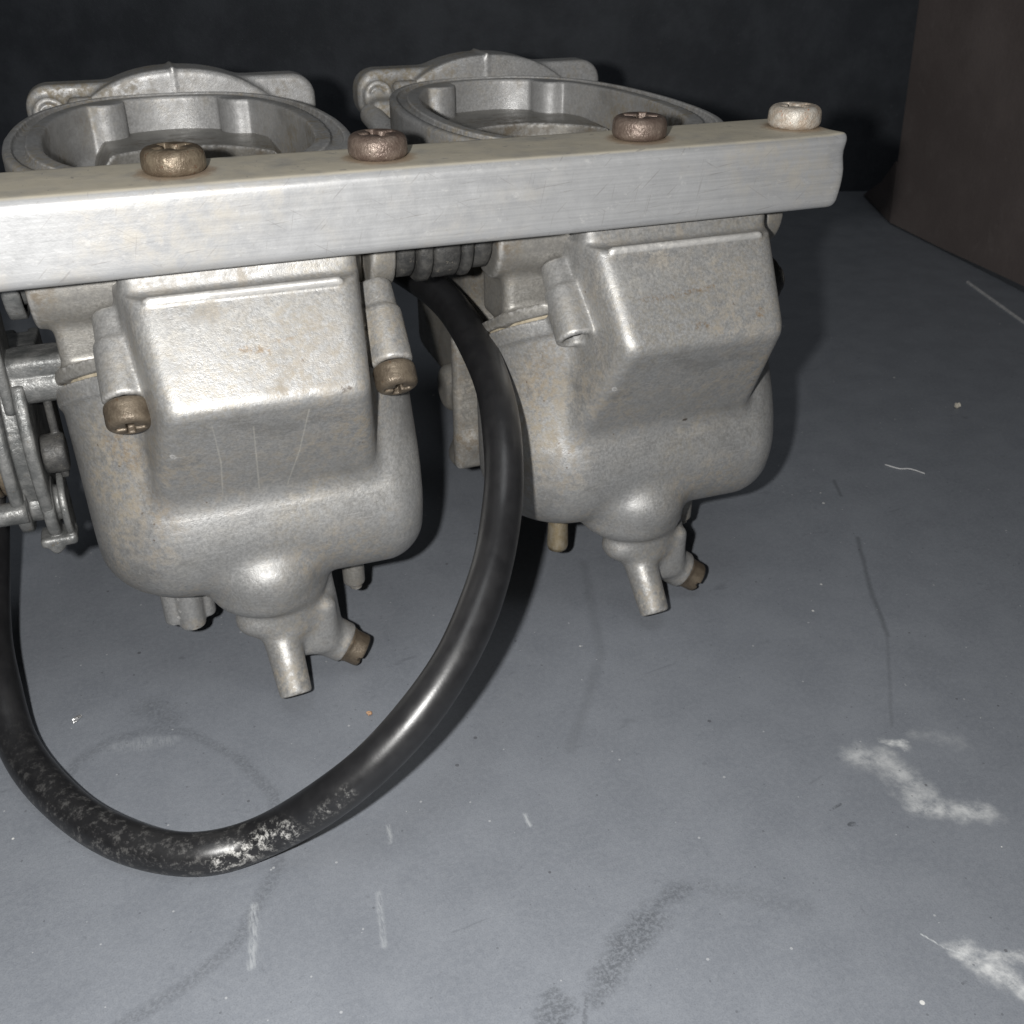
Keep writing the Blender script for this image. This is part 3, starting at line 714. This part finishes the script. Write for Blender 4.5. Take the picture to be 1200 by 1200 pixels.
def f_clamp(X, Y, Z):
    b = cyl(X, Y, Z, (-41.4, 14.5, 46), (-38.8, 14.5, 46), 6.0, 6.0, 0.8)
    b = np.minimum(b, cyl(X, Y, Z, (-36.4, 14.5, 44.6), (-34.0, 14.5, 44.6), 6.4, 6.4, 0.8))
    b = np.minimum(b, cyl(X, Y, Z, (-33.0, 15.5, 44.4), (-31.6, 15.5, 44.4), 7.2, 7.2, 0.5))
    b = np.minimum(b, cyl(X, Y, Z, (-41, 14.5, 46), (-32, 14.5, 45), 3.6, 3.6, 0.3))
    b = np.minimum(b, box(X, Y, Z, (-34.8, 12.5, 38.4), (3.6, 3.2, 1.1), 0.8))
    b = su(b, cyl(X, Y, Z, (-36.4, 10.5, 36.4), (-34.6, 10.5, 38), 1.5, 1.5, 0.4), 0.3)
    return b
link_obj('cable_clamp', sdf_mesh('cable_clamp', f_clamp, (-44, 4, 32), (-29, 19, 54), 0.35), M['steel'], link)
link_obj('pin', tube_mesh('pin', [(-45.5, 9, 47), (-42, 9, 47), (-39, 9, 47)], 2.3, 20, 3), M['steel'], link)
lv = link_obj('lever', sdf_mesh('lever', lambda X, Y, Z: np.minimum(box(X, Y, Z, (-31.0, 18, 61), (0.8, 5, 10), 0.5), cyl(X, Y, Z, (-34, 13, 57), (-29.5, 13, 57), 4.0, 4.0, 0.6)), (-36, 6, 48), (-27, 26, 73), 0.35), M['plastic'], link)
sp_pts = [(-56+16*i/160, 22+7.0*math.cos(i*2*math.pi/20), 53+7.0*math.sin(i*2*math.pi/20)) for i in range(161)]
link_obj('return_spring', tube_mesh('return_spring', sp_pts, 0.9, 10, 1), M['olive_worn'], link)
def f_brk(X, Y, Z):
    b = box(X, Y, Z, (-30.5, 16.6, 75.2), (6.5, 4.6, 2.2), 1.6)
    b = np.minimum(b, cyl(X, Y, Z, (-37, 15, 71.2), (-22, 15, 71.2), 3.7, 3.7, 0.6))
    b = np.minimum(b, box(X, Y, Z, (-37.5, 18, 80), (1.0, 8, 13), 0.6))
    t = np.maximum(np.abs(ln(Y-16, Z-93.5)-8.4)-0.7, np.abs(X+32)-1.6); b = np.minimum(b, t)
    b = np.minimum(b, cyl(X, Y, Z, (-33, 16, 93.5), (-24, 16, 93.5), 6.5, 6.5, 0.6))
    return b
link_obj('bracket', sdf_mesh('bracket', f_brk, (-41, 4, 62), (-20, 30, 104), 0.45), M['steel'], link)
link_obj('pivot_plate', sdf_mesh('pivot_plate', lambda X, Y, Z: np.minimum(box(X, Y, Z, (-48, 30, 66), (3, 10, 26), 2), cyl(X, Y, Z, (-60, 26, 62), (-43, 26, 62), 6.5, 6.5, 0.8)), (-62, 15, 36), (-41, 44, 95), 0.6), M['plastic'], link)

# ------------------------------------------------------------------ the hose
kh = NT('black_rubber'); vh = kh.mapping()
base = kh.mix(kh.ramp(kh.noise(vh, 0.25, 5, 0.65), 0.35, 0.7), (0.011, 0.011, 0.012), (0.016, 0.016, 0.017))
geo = kh.n.new('ShaderNodeSeparateXYZ'); kh.link(vh, geo.inputs[0])
# chalky dust rubbed on where the hose lies on the floor and along its outer bend
low = kh.math('MULTIPLY', kh.ramp(geo.outputs[2], 16, 2), kh.ramp(geo.outputs[1], 10, -40))
dust = kh.math('MULTIPLY', kh.ramp(kh.noise(vh, 0.6, 6, 0.8), 0.50, 0.66), low)
def kseg(a, b):
    pa_ = kh.vm('SUBTRACT', vh, a).outputs[0]; ba_ = Vector(b)-Vector(a)
    h_ = kh.math('MULTIPLY', kh.vm('DOT_PRODUCT', pa_, tuple(ba_)).outputs['Value'], 1/ba_.length_squared, True)
    return kh.vm('DISTANCE', pa_, kh.vm('SCALE', tuple(ba_), scale=h_).outputs[0]).outputs['Value']
spot = kseg((4, -57.0, 15.5), (10, -58, 21)); spot2 = kseg((-13, -51.5, 5), (0, -54.5, 11.5))
sm_ = kh.math('MULTIPLY', kh.math('MAXIMUM', kh.ramp(spot, 2.4, 0.2, 0, 0.45), kh.ramp(spot2, 4.2, 0.3)), kh.ramp(kh.noise(vh, 0.6, 6, 0.8), 0.48, 0.66))
base = kh.mix(kh.math('MULTIPLY', dust, 0.42), base, (0.24, 0.235, 0.225))
base = kh.mix(kh.math('MULTIPLY', sm_, 0.9), base, (0.66, 0.65, 0.62))
scn = kh.noise(vh, 1.2, 4, 0.75); base = kh.mix(kh.ramp(scn, 0.72, 0.78, 0, 0.3), base, (0.2, 0.2, 0.2))
nbh = kh.bump(kh.noise(vh, 2.0, 3), 0.06, 0.0002); nbh = kh.bump(kh.noise(vh, 0.12, 3), 0.08, 0.0005, nbh)
rubber = kh.out(base, kh.ramp(kh.noise(vh, 0.3, 4), 0.3, 0.7, 0.32, 0.40), 0.0, nbh, 0.65)
hp = [(51.2, 75.9, 71.2), (55.4, 60.9, 70.9), (58.5, 37.4, 70.8), (58.8, 15.4, 67.9), (57.9, -1.0, 62.4), (54.6, -15.3, 55.5), (50.6, -25.3, 47.8), (43.3, -37.9, 41.1), (33.5, -48.2, 33.1), (21.8, -54.0, 24.2), (9.2, -55.1, 14.9), (-5.1, -49.0, 2.1), (-17.6, -47.0, -0.4), (-29.4, -39.5, -0.7), (-40.0, -26.1, -0.8), (-48.6, -8.7, 1.7), (-52.1, 7.6, 8.0), (-53.4, 25.4, 14.2), (-51.6, 48.7, 27.7)]
hose = link_obj('rubber_hose', tube_mesh('rubber_hose', [(x, y, max(z+FL, 4.05)) for x, y, z in hp], 4.0, 36, 12, wobble=0.012), rubber)
hose['label'] = 'black rubber hose looping down from between the carburetors onto the floor'; hose['category'] = 'hose'

# ------------------------------------------------------------------ crumbs and chips
def lump(name, loc, r, m, label, cat, seed, flat=0.6, group=None):
    import bmesh
    rn = random.Random(seed); bm = bmesh.new(); bmesh.ops.create_icosphere(bm, subdivisions=2, radius=1)
    for v_ in bm.verts:
        s_ = 1+rn.uniform(-0.35, 0.3); v_.co = Vector((v_.co.x*r[0]*s_, v_.co.y*r[1]*s_, v_.co.z*r[2]*s_))
    zmin = min(v_.co.z for v_ in bm.verts)
    for v_ in bm.verts: v_.co.z -= zmin
    bm.transform(Matrix.Scale(MM, 4)); me = bpy.data.meshes.new(name); bm.to_mesh(me); bm.free()
    o = link_obj(name, me, m); o.location = (loc[0]*MM, loc[1]*MM, 0.00002)
    o['label'] = label; o['category'] = cat
    if group: o['group'] = group
    o.rotation_euler.z = rn.uniform(0, 6)
    return o
lump('metal_chip', (-39.1, 4.2), (1.3, 0.5, 0.5), M['chip'], 'shiny metal chip on the floor inside the hose loop', 'chip', 1)
lump('rust_crumb', (22.2, -16.3), (0.8, 0.55, 0.4), M['crumb'], 'small rust-brown crumb on the floor inside the hose loop', 'crumb', 2)
lump('pale_crumb', (259.2, 70.8), (1.3, 1.0, 0.9), M['crumb_pale'], 'pale tan crumb lying alone on the open grey floor', 'crumb', 3)
fb_ = link_obj('fibre', tube_mesh('fibre', [(206.5, 43, 0.25), (209, 39, 0.3), (212, 37.5, 0.4), (214.5, 33.5, 0.25)], 0.17, 8, 8), M['fibre'])
fb_['label'] = 'short pale curved fibre lying on the open grey floor'; fb_['category'] = 'fibre'
